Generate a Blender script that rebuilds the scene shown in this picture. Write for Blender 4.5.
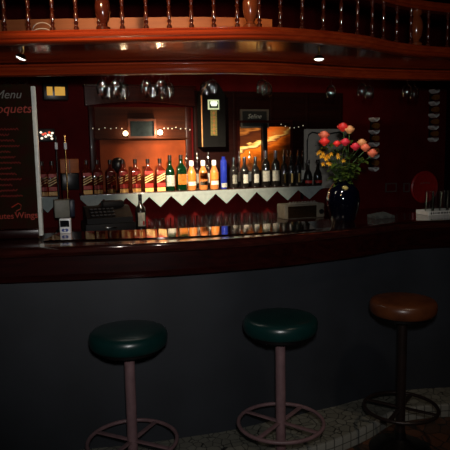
import bpy, bmesh, math, random
import numpy as np
from mathutils import Vector, Matrix
random.seed(7)
PI = math.pi
S = bpy.context.scene
for o in list(bpy.data.objects): bpy.data.objects.remove(o)
C = S.collection

# ---------------------------------------------------------------- camera
FPX, CAM_H, PITCH, ROLL = 590.0, 1.6, math.radians(7.5), math.radians(1.0)
cd = bpy.data.cameras.new('camera'); cam = bpy.data.objects.new('camera', cd); C.objects.link(cam)
cd.sensor_width = 36; cd.lens = 36*FPX/450; cd.clip_start = .05
_f = np.array([0, math.cos(PITCH), -math.sin(PITCH)]); _u0 = np.array([0, math.sin(PITCH), math.cos(PITCH)]); _r0 = np.array([1., 0, 0])
_r = _r0*math.cos(ROLL) - _u0*math.sin(ROLL); _u = _u0*math.cos(ROLL) + _r0*math.sin(ROLL)
M = Matrix(((_r[0], _u[0], -_f[0], 0), (_r[1], _u[1], -_f[1], 0), (_r[2], _u[2], -_f[2], CAM_H), (0, 0, 0, 1)))
cam.matrix_world = M
S.camera = cam
# ---------------------------------------------------------------- world, exposure
S.view_settings.view_transform = 'Standard'; S.view_settings.look = 'None'
S.view_settings.exposure = 0.0; S.view_settings.gamma = 1.0; S.view_settings.use_curve_mapping = False
w = bpy.data.worlds.new('world'); S.world = w; w.use_nodes = True
w.node_tree.nodes['Background'].inputs[0].default_value = (.6, .5, .5, 1)
w.node_tree.nodes['Background'].inputs[1].default_value = .0015
# ---------------------------------------------------------------- lights
def aim(o, t): o.rotation_euler = (Vector(t) - o.location).to_track_quat('-Z', 'Y').to_euler()
def spot(name, loc, tgt, power, angle, blend, col, size=.05):
    l = bpy.data.lights.new(name, 'SPOT'); l.energy = power; l.spot_size = math.radians(angle); l.spot_blend = blend
    l.color = col; l.shadow_soft_size = size
    o = bpy.data.objects.new(name, l); C.objects.link(o); o.location = loc; aim(o, tgt); return o
def point(name, loc, power, col, size=.03):
    l = bpy.data.lights.new(name, 'POINT'); l.energy = power; l.color = col; l.shadow_soft_size = size
    o = bpy.data.objects.new(name, l); C.objects.link(o); o.location = loc; return o
spot('flash_light', (.03, -.02, 1.75), (-.15, 4, 1.25), 112, 72, 1.0, (1, .97, .95), .04)
spot('gallery_spot', (-.7, .9, 2.75), (-.3, 2.9, 2.12), 165, 40, .9, (1, .66, .36), .06)
spot('shelf_fill', (-.25, 3.62, 2.02), (-.24, 4.8, 1.33), 300, 58, 1.0, (1, .80, .56), .05)  # added fill light aimed at the bottles, no fixture
for gx in (-.62, -.34): point('glass_glint_fill', (gx, 3.27, 2.03), 1.3, (1, .92, .8), .015)  # added unseen points that put sparkle on the hanging glasses
spot('floor_spot', (1.1, 1.6, 2.7), (.95, 2.9, 0), 24, 46, .9, (1, .8, .6), .08)

# ================================================================ pixel <-> place
def ray(px, py): return _r*(px-225)/FPX + _u*(225-py)/FPX + _f
def atz(px, py, z):
    d = ray(px, py); t = (z-CAM_H)/d[2]; return Vector(np.array([0, 0, CAM_H]) + d*t)
def aty(px, py, Y):
    d = ray(px, py); return Vector(np.array([0, 0, CAM_H]) + d*(Y/d[1]))
def proj(p):
    q = np.array(p) - [0, 0, CAM_H]; k = q @ _f; return 225 + FPX*(q @ _r)/k, 225 - FPX*(q @ _u)/k
# back bar: a straight wall turned about 20 degrees
SH_Z = 1.254
SP = np.array([-.362, 4.8, 0]); SD = np.array([.940, .341, 0]); SN = np.array([.341, -.940, 0])
RZ = math.atan2(SD[1], SD[0]); WALL = -.24
def bw(px, py, off=0.):
    d = ray(px, py); o = np.array([0, 0, CAM_H]); p0 = SP + SN*off
    return Vector(o + d*(((p0-o) @ SN)/(d @ SN)))
def wline(s, off, z): return Vector(SP + SD*s + SN*off + np.array([0, 0, z]))
def wrect(x0, y0, x1, y1, off):
    cx, cy = (x0+x1)/2, (y0+y1)/2
    a, b = bw(x0, cy, off), bw(x1, cy, off); t, e = bw(cx, y0, off), bw(cx, y1, off)
    return e, (b-a).length, (t-e).length          # bottom centre, width, height

# ================================================================ materials
MATS = {}
def mat(name, col, rough=.5, metal=0., var=.12, scale=30., trans=0., emit=None, estr=0., coat=0., bump=0., col2=None, spec=.5):
    if name in MATS: return MATS[name]
    m = bpy.data.materials.new(name); m.use_nodes = True; nt = m.node_tree; n = nt.nodes; b = n['Principled BSDF']
    tc = n.new('ShaderNodeTexCoord'); no = n.new('ShaderNodeTexNoise'); no.inputs['Scale'].default_value = scale; no.inputs['Detail'].default_value = 3
    nt.links.new(tc.outputs['Object'], no.inputs['Vector'])
    rp = n.new('ShaderNodeValToRGB'); rp.color_ramp.elements[0].position = .3; rp.color_ramp.elements[1].position = .7
    c2 = col2 or tuple(min(1, c*(1+var)) for c in col); c1 = col if col2 else tuple(c*(1-var) for c in col)
    rp.color_ramp.elements[0].color = (*c1, 1); rp.color_ramp.elements[1].color = (*c2, 1)
    nt.links.new(no.outputs['Fac'], rp.inputs['Fac']); nt.links.new(rp.outputs['Color'], b.inputs['Base Color'])
    b.inputs['Roughness'].default_value = rough; b.inputs['Metallic'].default_value = metal
    b.inputs['Transmission Weight'].default_value = trans; b.inputs['Coat Weight'].default_value = coat; b.inputs['Coat Roughness'].default_value = .06
    b.inputs['Specular IOR Level'].default_value = spec
    if emit:
        b.inputs['Emission Color'].default_value = (*emit, 1); b.inputs['Emission Strength'].default_value = estr
    if bump:
        bp = n.new('ShaderNodeBump'); bp.inputs['Strength'].default_value = bump; bp.inputs['Distance'].default_value = .01
        nt.links.new(no.outputs['Fac'], bp.inputs['Height']); nt.links.new(bp.outputs['Normal'], b.inputs['Normal'])
    MATS[name] = m; return m
def wood(name, c1, c2, rough=.25, coat=.5, stretch=(1.5, 40, 40), spec=.5):
    if name in MATS: return MATS[name]
    m = mat(name, c1, rough, col2=c2, scale=1., coat=coat, spec=spec); nt = m.node_tree; n = nt.nodes
    mp = n.new('ShaderNodeMapping'); mp.inputs['Scale'].default_value = stretch
    tc = [x for x in n if x.type == 'TEX_COORD'][0]; no = [x for x in n if x.type == 'TEX_NOISE'][0]
    nt.links.new(tc.outputs['Object'], mp.inputs['Vector']); nt.links.new(mp.outputs['Vector'], no.inputs['Vector']); no.inputs['Distortion'].default_value = .6
    return m
def glassy(name, tint=(.97, .98, .98), ior=1.35):
    if name in MATS: return MATS[name]
    m = bpy.data.materials.new(name); m.use_nodes = True; nt = m.node_tree; n = nt.nodes; n.remove(n['Principled BSDF'])
    out = n['Material Output']; fr = n.new('ShaderNodeFresnel'); fr.inputs['IOR'].default_value = ior
    no = n.new('ShaderNodeTexNoise'); no.inputs['Scale'].default_value = 60
    bp = n.new('ShaderNodeBump'); bp.inputs['Strength'].default_value = .08; bp.inputs['Distance'].default_value = .002
    t = n.new('ShaderNodeBsdfTransparent'); t.inputs[0].default_value = (*tint, 1)
    g = n.new('ShaderNodeBsdfGlossy'); g.inputs['Roughness'].default_value = .08
    nt.links.new(no.outputs['Fac'], bp.inputs['Height']); nt.links.new(bp.outputs['Normal'], g.inputs['Normal'])
    mxm = n.new('ShaderNodeMath'); mxm.operation = 'MULTIPLY_ADD'; mxm.inputs[1].default_value = .7; mxm.inputs[2].default_value = .03; nt.links.new(fr.outputs[0], mxm.inputs[0])
    mx = n.new('ShaderNodeMixShader'); nt.links.new(mxm.outputs[0], mx.inputs[0]); nt.links.new(t.outputs[0], mx.inputs[1]); nt.links.new(g.outputs[0], mx.inputs[2])
    nt.links.new(mx.outputs[0], out.inputs['Surface']); MATS[name] = m; return m
def mosaic(name, tile, tile2, grout, scale=16., rough=.35):
    m = bpy.data.materials.new(name); m.use_nodes = True; nt = m.node_tree; n = nt.nodes; b = n['Principled BSDF']
    tc = n.new('ShaderNodeTexCoord'); v = n.new('ShaderNodeTexVoronoi'); v.feature = 'DISTANCE_TO_EDGE'; v.inputs['Scale'].default_value = scale
    vc = n.new('ShaderNodeTexVoronoi'); vc.inputs['Scale'].default_value = scale
    nt.links.new(tc.outputs['Object'], v.inputs['Vector']); nt.links.new(tc.outputs['Object'], vc.inputs['Vector'])
    st = n.new('ShaderNodeMath'); st.operation = 'GREATER_THAN'; st.inputs[1].default_value = .035; nt.links.new(v.outputs['Distance'], st.inputs[0])
    sp = n.new('ShaderNodeSeparateColor'); nt.links.new(vc.outputs['Color'], sp.inputs[0])
    m1 = n.new('ShaderNodeMix'); m1.data_type = 'RGBA'; m1.inputs['A'].default_value = (*tile, 1); m1.inputs['B'].default_value = (*tile2, 1); nt.links.new(sp.outputs[0], m1.inputs['Factor'])
    m2 = n.new('ShaderNodeMix'); m2.data_type = 'RGBA'; m2.inputs['A'].default_value = (*grout, 1); nt.links.new(st.outputs[0], m2.inputs['Factor']); nt.links.new(m1.outputs['Result'], m2.inputs['B'])
    nt.links.new(m2.outputs['Result'], b.inputs['Base Color']); b.inputs['Roughness'].default_value = rough
    bp = n.new('ShaderNodeBump'); bp.inputs['Strength'].default_value = .4; bp.inputs['Distance'].default_value = .004; nt.links.new(st.outputs[0], bp.inputs['Height']); nt.links.new(bp.outputs['Normal'], b.inputs['Normal'])
    MATS[name] = m; return m

RAIL = wood('red_mahogany', (.25, .022, .004), (.37, .045, .008), .3, .4)
DARKW = wood('dark_mahogany', (.018, .0035, .003), (.05, .009, .006), .16, .6)
APRON = wood('apron_mahogany', (.010, .0012, .0012), (.022, .0026, .002), .22, .5)
SOFF = wood('soffit_wood', (.018, .004, .002), (.035, .008, .004), .18, .3)
BOARD = wood('orange_board', (.38, .09, .018), (.50, .14, .03), .55, .0)
BLACK = mat('black_plastic', (.008, .008, .009), .3)
BLACKM = mat('black_metal', (.012, .01, .01), .35, .6)
WHITE = mat('white_plastic', (.9, .9, .88), .35)
CREAM = mat('cream_plastic', (.55, .52, .42), .4)
CHROME = mat('chrome', (.75, .75, .75), .12, 1.)
GLASS = glassy('clear_glass')

# ================================================================ mesh helpers
def box(bm, size, loc=(0, 0, 0), rot=None, bev=0.):
    r = bmesh.ops.create_cube(bm, size=1.0); vs = r['verts']
    bmesh.ops.scale(bm, verts=vs, vec=size)
    if bev:
        es = list({e for v in vs for e in v.link_edges})
        rr = bmesh.ops.bevel(bm, geom=es, offset=bev, segments=2, affect='EDGES', profile=.5); vs = list({v for f in rr['faces'] for v in f.verts} | {v for v in vs if v.is_valid})
    if rot: bmesh.ops.rotate(bm, verts=vs, cent=(0, 0, 0), matrix=rot)
    bmesh.ops.translate(bm, verts=vs, vec=loc); return vs
def lathe(bm, prof, seg=24, loc=(0, 0, 0), rot=None, sx=1., sy=1.):
    rings = []; vs = []
    for r, z in prof:
        if r <= 1e-6: ring = [bm.verts.new((0, 0, z))]
        else: ring = [bm.verts.new((r*sx*math.cos(2*PI*i/seg), r*sy*math.sin(2*PI*i/seg), z)) for i in range(seg)]
        rings.append(ring); vs += ring
    for a, b in zip(rings, rings[1:]):
        for i in range(seg):
            j = (i+1) % seg
            if len(a) == 1 and len(b) == 1: break
            if len(a) == 1: bm.faces.new((a[0], b[j], b[i]))
            elif len(b) == 1: bm.faces.new((a[i], a[j], b[0]))
            else: bm.faces.new((a[i], a[j], b[j], b[i]))
    if rot: bmesh.ops.rotate(bm, verts=vs, cent=(0, 0, 0), matrix=rot)
    bmesh.ops.translate(bm, verts=vs, vec=loc); return vs
def sqlathe(bm, prof, n=4, k=.22, seg=24, loc=(0, 0, 0)):
    """turned profile whose section is a rounded square where flag is 1: prof = (r, z, squareness)"""
    rings = []
    for r, z, q in prof:
        ring = []
        for i in range(seg):
            a = 2*PI*(i+.5)/seg; c, s = math.cos(a), math.sin(a)
            p = 2 + 6*q; rr = r/((abs(c)**p + abs(s)**p)**(1/p))
            ring.append(bm.verts.new((rr*c+loc[0], rr*s+loc[1], z+loc[2])))
        rings.append(ring)
    for a, b in zip(rings, rings[1:]):
        for i in range(seg): bm.faces.new((a[i], a[(i+1) % seg], b[(i+1) % seg], b[i]))
    bm.faces.new(list(reversed(rings[0]))); bm.faces.new(rings[-1])
def tube(bm, pts, r, seg=8, closed=False):
    pts = [Vector(p) for p in pts]; n = len(pts); rings = []
    rs = r if isinstance(r, (list, tuple)) else [r]*n
    for i, p in enumerate(pts):
        a = pts[(i-1) % n] if (closed or i > 0) else p; b = pts[(i+1) % n] if (closed or i < n-1) else p
        t = (b-a).normalized(); up = Vector((0, 0, 1)) if abs(t.z) < .9 else Vector((1, 0, 0))
        x = t.cross(up).normalized(); y = x.cross(t)
        rings.append([bm.verts.new(p + (x*math.cos(2*PI*k/seg) + y*math.sin(2*PI*k/seg))*rs[i]) for k in range(seg)])
    for i in range(n if closed else n-1):
        a, b = rings[i], rings[(i+1) % n]
        for k in range(seg): bm.faces.new((a[k], a[(k+1) % seg], b[(k+1) % seg], b[k]))
    if not closed: bm.faces.new(list(reversed(rings[0]))); bm.faces.new(rings[-1])
def loft(bm, fn, xs):
    """closed sections fn(x) -> [(y, z), ...] carried along x"""
    rings = [[bm.verts.new((x, y, z)) for y, z in fn(x)] for x in xs]
    for a, b in zip(rings, rings[1:]):
        k = len(a)
        for i in range(k): bm.faces.new((a[i], b[i], b[(i+1) % k], a[(i+1) % k]))
    bm.faces.new(rings[0]); bm.faces.new(list(reversed(rings[-1])))
def prism(bm, poly, y0, y1):
    a = [bm.verts.new((x, y0, z)) for x, z in poly]; b = [bm.verts.new((x, y1, z)) for x, z in poly]; k = len(a)
    bm.faces.new(a); bm.faces.new(list(reversed(b)))
    for i in range(k): bm.faces.new((a[i], b[i], b[(i+1) % k], a[(i+1) % k]))
def obj(name, bm, m, parent=None, smooth=True, loc=None, rz=0.):
    bmesh.ops.recalc_face_normals(bm, faces=bm.faces)
    me = bpy.data.meshes.new(name); bm.to_mesh(me); bm.free()
    me.materials.append(m)
    if smooth:
        me.shade_smooth(); me.set_sharp_from_angle(angle=math.radians(38))
    o = bpy.data.objects.new(name, me); C.objects.link(o)
    if parent: o.parent = parent
    if loc is not None: o.location = loc
    o.rotation_euler.z = rz
    return o
def B(): return bmesh.new()
def mk(fn, *a, **k):
    bm = B(); fn(bm, *a, **k); return bm
def thing(name, label, cat, loc=(0, 0, 0), rz=0., group=None):
    o = bpy.data.objects.new(name, None); C.objects.link(o); o.empty_display_size = .05
    o.location = loc; o.rotation_euler.z = rz; o['label'] = label; o['category'] = cat
    if group: o['group'] = group
    return o
def tag(o, label, cat, group=None):
    o['label'] = label; o['category'] = cat
    if group: o['group'] = group
    return o
def struct(o): o['kind'] = 'structure'; return o
def dup(root, loc, rz=None, label=None):
    r = root.copy(); C.objects.link(r); r.location = loc
    if rz is not None: r.rotation_euler.z = rz
    if label: r['label'] = label
    for ch in list(root.children):
        c = ch.copy(); C.objects.link(c); c.parent = r
        for g in list(ch.children):
            d = g.copy(); C.objects.link(d); d.parent = c
    return r
def text_bm(txt, size, depth=.001, shear=0.):
    """lettering as a mesh standing in the local xz plane, centred"""
    cu = bpy.data.curves.new('t', 'FONT'); cu.body = txt; cu.size = size; cu.extrude = depth; cu.align_x = 'CENTER'; cu.align_y = 'CENTER'; cu.shear = shear
    to = bpy.data.objects.new('t', cu); C.objects.link(to); dg = bpy.context.evaluated_depsgraph_get()
    me = bpy.data.meshes.new_from_object(to.evaluated_get(dg)); bm = B(); bm.from_mesh(me)
    bpy.data.objects.remove(to); bpy.data.curves.remove(cu); bpy.data.meshes.remove(me)
    bmesh.ops.rotate(bm, verts=bm.verts, cent=(0, 0, 0), matrix=Matrix.Rotation(PI/2, 3, 'X')); return bm
def cr(pts):
    """smooth y(x) through points"""
    X = [p[0] for p in pts]; Y = [p[1] for p in pts]; n = len(X)
    D = [(Y[i+1]-Y[i])/(X[i+1]-X[i]) for i in range(n-1)]
    T = [D[0]] + [0 if D[i-1]*D[i] < 0 else (D[i-1]+D[i])/2 for i in range(1, n-1)] + [D[-1]]
    def f(x):
        x = min(max(x, X[0]), X[-1]); i = 0
        while i < n-2 and x > X[i+1]: i += 1
        h = X[i+1]-X[i]; t = (x-X[i])/h
        return (2*t**3-3*t*t+1)*Y[i] + (t**3-2*t*t+t)*h*T[i] + (-2*t**3+3*t*t)*Y[i+1] + (t**3-t*t)*h*T[i+1]
    return f
def lin(a, b, n): return [a+(b-a)*i/(n-1) for i in range(n)]

# ================================================================ the room
XL, XR, YF, ZC = -1.95, 2.7, -1.6, 3.0
def yback(x): return SP[1] + (x-SP[0])*SD[1]/SD[0] + (-WALL)/.940
YB = yback(XR)
floor_m = mosaic('floor_tiles', (.11, .04, .018), (.05, .025, .015), (.012, .010, .009), 12)
ledge_m = mosaic('ledge_tiles', (.21, .205, .165), (.15, .145, .115), (.018, .017, .015), 20)
MAROON = mat('maroon_paint', (.075, .0028, .0034), .8, var=.18, scale=6, bump=.15, spec=.08)
DIM = mat('dark_brown_paint', (.015, .006, .005), .85, var=.2, scale=5, spec=.1)
bm = B(); box(bm, (XR-XL, YB-YF+.3, .1), ((XL+XR)/2, (YB+YF)/2, -.05)); struct(obj('floor', bm, floor_m, smooth=False))
bm = B(); box(bm, (XR-XL, YB-YF+.3, .1), ((XL+XR)/2, (YB+YF)/2, ZC+.05)); struct(obj('ceiling', bm, DIM, smooth=False))
bm = B()
pl = [(XL, yback(XL)), (XR, YB), (XR, YB+.12), (XL, yback(XL)+.12)]
lo = [bm.verts.new((x, y, 0)) for x, y in pl]; hi = [bm.verts.new((x, y, ZC)) for x, y in pl]
bm.faces.new(lo); bm.faces.new(hi)
for i in range(4): bm.faces.new((lo[i], lo[(i+1) % 4], hi[(i+1) % 4], hi[i]))
struct(obj('wall_back', bm, MAROON, smooth=False))
bm = B(); box(bm, (.1, YB-YF+.3, ZC), (XL-.05, (YB+YF)/2, ZC/2)); struct(obj('wall_left', bm, DIM, smooth=False))
bm = B(); box(bm, (.1, YB-YF+.3, ZC), (XR+.05, (YB+YF)/2, ZC/2)); struct(obj('wall_right', bm, DIM, smooth=False))
bm = B(); box(bm, (XR-XL, .1, ZC), ((XL+XR)/2, YF-.05, ZC/2)); struct(obj('wall_front', bm, DIM, smooth=False))

# ---- curves of the bar in plan
c_wall = cr([(-1.95, 2.67), (-.9, 2.83), (-.412, 2.915), (-.258, 2.957), (.002, 3.03), (.239, 3.134), (.611, 3.30), (.848, 3.42), (1.119, 3.52), (1.397, 3.555), (2.7, 3.60)])
c_apron = cr([(-1.95, 2.60), (-1.065, 2.72), (-.604, 2.775), (-.224, 2.835), (.228, 2.975), (.39, 3.046), (.744, 3.23), (1.042, 3.42), (1.343, 3.485), (1.8, 3.52), (2.7, 3.55)])
c_back = cr([(-1.95, 3.2), (-1.01, 3.285), (-.3, 3.36), (.1, 3.45), (.458, 3.57), (.9, 3.8), (1.4, 4.0), (2.7, 4.1)])
c_up = cr([(-1.95, 2.56), (-.92, 2.545), (-.36, 2.54), (.014, 2.537), (.2, 2.555), (.404, 2.63), (.627, 2.765), (.885, 3.0), (1.2, 3.17), (1.6, 3.27), (2.7, 3.4)])
c_low = cr([(-1.95, 3.16), (-1.156, 3.16), (-.22, 3.165), (.015, 3.19), (.257, 3.255), (.812, 3.55), (1.408, 3.74), (2.7, 3.95)])
c_ledge = cr([(-1.95, 2.45), (-.6, 2.68), (0, 2.755), (.255, 2.80), (.36, 2.815), (.48, 2.867), (.597, 2.937), (.793, 3.085), (.928, 3.215), (1.081, 3.28), (1.31, 3.312), (2.7, 3.36)])
XS = lin(XL, XR, 120)
bm = B(); loft(bm, lambda x: [(c_ledge(x), 0), (c_ledge(x), .066), (c_ledge(x)+.008, .075), (c_wall(x)+.002, .075), (c_wall(x)+.002, 0)], XS)
struct(obj('trim_1', bm, ledge_m))
km = mat('kerb_tiles', (.42, .42, .38), .35); nt = km.node_tree; n = nt.nodes
bk = n.new('ShaderNodeTexBrick'); bk.offset = 0; bk.inputs['Scale'].default_value = 1; bk.inputs['Brick Width'].default_value = .05; bk.inputs['Row Height'].default_value = .04; bk.inputs['Mortar Size'].default_value = .003
bk.inputs['Color1'].default_value = (.25, .25, .225, 1); bk.inputs['Color2'].default_value = (.22, .22, .19, 1); bk.inputs['Mortar'].default_value = (.07, .07, .06, 1)
sx = n.new('ShaderNodeSeparateXYZ'); cx = n.new('ShaderNodeCombineXYZ'); nt.links.new([x for x in n if x.type == 'TEX_COORD'][0].outputs['Object'], sx.inputs[0]); nt.links.new(sx.outputs[0], cx.inputs[0]); nt.links.new(sx.outputs[2], cx.inputs[1])
nt.links.new(cx.outputs[0], bk.inputs['Vector']); nt.links.new(bk.outputs['Color'], n['Principled BSDF'].inputs['Base Color'])
bm = B(); loft(bm, lambda x: [(c_ledge(x)-.001, 0), (c_ledge(x)-.012, 0), (c_ledge(x)-.012, .072), (c_ledge(x)-.008, .077), (c_ledge(x)+.008, .077), (c_ledge(x)+.008, .0752), (c_ledge(x)-.001, .07)], XS)
struct(obj('trim_2', bm, km))

# ================================================================ bar front and top
GREYP = mat('slate_grey_paint', (.0145, .0172, .0225), .62, var=.22, scale=3.5, bump=.1)
bt = bf = thing('bar_counter', 'long curved bar with glossy dark mahogany top and slate grey painted front', 'bar counter', (0, 0, 0))
XC = lin(XL+.012, XR-.012, 120)
bm = B(); loft(bm, lambda x: [(c_wall(x), .075), (c_wall(x), .985), (c_wall(x)+.06, .985), (c_wall(x)+.06, .0), (c_wall(x)+.004, .0), (c_wall(x)+.004, .075)], XC)
obj('front_panel', bm, GREYP, bf)
bm = B(); loft(bm, lambda x: [(c_apron(x)+.03, 1.10), (c_apron(x)-.004, 1.10), (c_apron(x)-.016, 1.108), (c_apron(x)-.022, 1.122), (c_apron(x)-.016, 1.138), (c_apron(x), 1.146), (c_apron(x)+.03, 1.147), (c_apron(x)+.05, 1.1402), (c_apron(x)+.06, 1.14), (c_back(x)-.006, 1.14), (c_back(x), 1.137), (c_back(x), 1.10)], XC)
obj('slab', bm, DARKW, bt)
bm = B(); loft(bm, lambda x: [(c_apron(x), .992), (c_apron(x)-.008, .985), (c_apron(x)-.01, 1.0), (c_apron(x)-.003, 1.010), (c_apron(x), 1.013), (c_apron(x), 1.02), (c_apron(x), 1.093), (c_apron(x), 1.10), (c_apron(x)+.03, 1.10), (c_apron(x)+.03, .985)], XC)
obj('apron', bm, APRON, bt)
bm = B(); loft(bm, lambda x: [(c_back(x)-.03, .986), (c_back(x)-.03, 1.10), (c_back(x), 1.10), (c_back(x), .986)], XC); obj('rear_apron', bm, APRON, bt)
bm = B(); loft(bm, lambda x: [(c_apron(x)+.03, .986), (c_apron(x)+.03, 1.0), (c_back(x)-.03, 1.0), (c_back(x)-.03, .986)], XC); obj('underside', bm, APRON, bt)
c_strip = cr([(-.97, 2.985), (-.6, 2.995), (-.286, 3.02), (.1, 3.095), (.409, 3.19), (.62, 3.28)])
STRIP = mat('worn_copper', (.36, .27, .235), .06, 1., var=.2, scale=8)
bm = B(); xs = lin(-.93, .50, 50); loft(bm, lambda x: [(c_strip(x), 1.139), (c_strip(x), 1.143), (c_strip(x)+.004, 1.1445), (c_back(x)-.012, 1.1445), (c_back(x)-.01, 1.139)], xs)
obj('metal_strip', bm, STRIP, bt, False)

# ================================================================ canopy with spindle gallery
cp = thing('bar_canopy', 'curved red mahogany canopy with spindle gallery hanging over the bar', 'canopy', (0, 0, 0))
bm = B(); loft(bm, lambda x: [(c_up(x)+a, z) for a, z in [(.06, 2.046), (.004, 2.044), (-.006, 2.047), (-.012, 2.052), (-.008, 2.058), (-.006, 2.060), (-.018, 2.065), (-.022, 2.073), (-.018, 2.082), (-.010, 2.085), (-.014, 2.089), (-.010, 2.094), (0, 2.096), (.06, 2.096)]], XS)
obj('upper_rail', bm, RAIL, cp)
bm = B(); loft(bm, lambda x: [(c_low(x)+a, z) for a, z in [(.05, 1.988), (.0, 1.988), (-.010, 1.992), (-.014, 1.999), (-.008, 2.005), (-.006, 2.009), (-.018, 2.016), (-.022, 2.025), (-.016, 2.034), (-.009, 2.037), (-.012, 2.044), (0, 2.05), (.05, 2.05)]], XS)
obj('lower_rail', bm, RAIL, cp)
bm = B(); loft(bm, lambda x: [(c_up(x)+.055, 2.05), (c_up(x)+.055, 2.094), (c_low(x)+.05, 2.094), (c_low(x)+.05, 2.05)], XS)
obj('soffit', bm, SOFF, cp)
bm = B(); loft(bm, lambda x: [(c_low(x)+.05, 2.085), (c_low(x)+.05, 2.11), (c_low(x)+.62, 2.11), (c_low(x)+.62, 2.085)], XS)
obj('rear_panel', bm, SOFF, cp)
for k in range(3):
    bm = B(); loft(bm, lambda x: [(c_low(x)+.2+.16*k-.03, 2.062), (c_low(x)+.2+.16*k-.03, 2.086), (c_low(x)+.2+.16*k-.012, 2.086), (c_low(x)+.2+.16*k-.012, 2.062)], XS); obj('glass_runner', bm, SOFF, cp)
    bm = B(); loft(bm, lambda x: [(c_low(x)+.2+.16*k+.012, 2.062), (c_low(x)+.2+.16*k+.012, 2.086), (c_low(x)+.2+.16*k+.03, 2.086), (c_low(x)+.2+.16*k+.03, 2.062)], XS); obj('glass_runner', bm, SOFF, cp)
xs = lin(XL, .27, 40); bm = B(); loft(bm, lambda x: [(c_low(x)-.0, 2.094), (c_low(x), 2.272), (c_low(x)+.02, 2.272), (c_low(x)+.02, 2.094)], xs)
obj('back_board', bm, BOARD, cp)
bm = B(); loft(bm, lambda x: [(c_up(x)+a, z) for a, z in [(.05, 2.268), (-.01, 2.268), (-.02, 2.276), (-.012, 2.286), (-.02, 2.296), (-.014, 2.31), (.05, 2.31)]], XS)
obj('top_rail', bm, RAIL, cp)
SPIN = wood('spindle_wood', (.05, .008, .004), (.085, .015, .007), .16, .9)
def on_curve(px, cf, z, a=-1.9, b=2.6):
    for _ in range(50):
        m = (a+b)/2
        if proj((m, cf(m), z))[0] < px: a = m
        else: b = m
    return Vector((a, cf(a), z))
sprof = [(.011, 0), (.011, .012), (.007, .016), (.006, .022), (.010, .030), (.006, .037), (.0085, .05), (.010, .062), (.007, .076), (.0055, .082), (.010, .088), (.0055, .094), (.008, .108), (.0095, .12), (.006, .132), (.006, .147), (.010, .154), (.011, .16), (.011, .173)]
me0 = None
cgal = lambda x: c_up(x)+.018
bpx = [-42, -18, 5, 29, 53, 76.5, 99, 122.6, 146.4, 169.4, 191.6, 214, 237.4, 259.4, 280.6, 302.4, 323.4, 341, 357.4, 372, 383.4, 396.6, 410.6, 428, 447, 464, 481]
for px in bpx:
    p = on_curve(px, cgal, 2.096)
    if me0 is None:
        o = obj('baluster', mk(lathe, sprof, 12), SPIN, cp); me0 = o.data
    else:
        o = bpy.data.objects.new('baluster', me0); C.objects.link(o); o.parent = cp
    o.location = p
NEW = wood('newel_wood', (.16, .032, .010), (.23, .05, .014), .18, .8)
nprof = [(.03, 0), (.03, .012), (.018, .018), (.016, .026), (.026, .045), (.032, .075), (.033, .1), (.029, .122), (.02, .14), (.018, .146), (.026, .155), (.026, .174)]
me0 = None
for px in (250.5, 103.5, 416, -60):
    p = on_curve(px, lambda x: c_up(x)+.03, 2.096)
    if me0 is None: o = obj('newel_post', mk(lathe, nprof, 20), NEW, cp); me0 = o.data
    else: o = bpy.data.objects.new('newel_post', me0); C.objects.link(o); o.parent = cp
    if px == 103.5: o.data = me0.copy(); o.data.materials[0] = SPIN
    o.location = p
for px in (416, 250.5, 103.5):     # slim turned uprights from the gallery to the ceiling
    p = on_curve(px, lambda x: c_up(x)+.03, 2.31)
    obj('upright', mk(lathe, [(.02, 0), (.02, .02), (.012, .03), (.017, .06), (.012, .1), (.015, .35), (.012, .6), (.02, .66), (.02, .69)], 16), NEW, cp, loc=p)
PANE = mat('grey_green_panel', (.09, .10, .075), .6)
for x0, x1 in ((.72, .96), (1.0, 1.45), (1.5, 2.0)):
    bm = B(); loft(bm, lambda x: [(c_up(x)+.03, 2.345), (c_up(x)+.03, 2.9), (c_up(x)+.04, 2.9), (c_up(x)+.04, 2.345)], lin(x0, x1, 8)); obj('transom_panel', bm, PANE, cp)
bm = B(); loft(bm, lambda x: [(c_up(x)+.025, 2.9), (c_up(x)+.025, 3.0), (c_up(x)+.05, 3.0), (c_up(x)+.05, 2.9)], lin(XL, XR, 60)); obj('ceiling_beam', bm, DARKW, cp)

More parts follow.
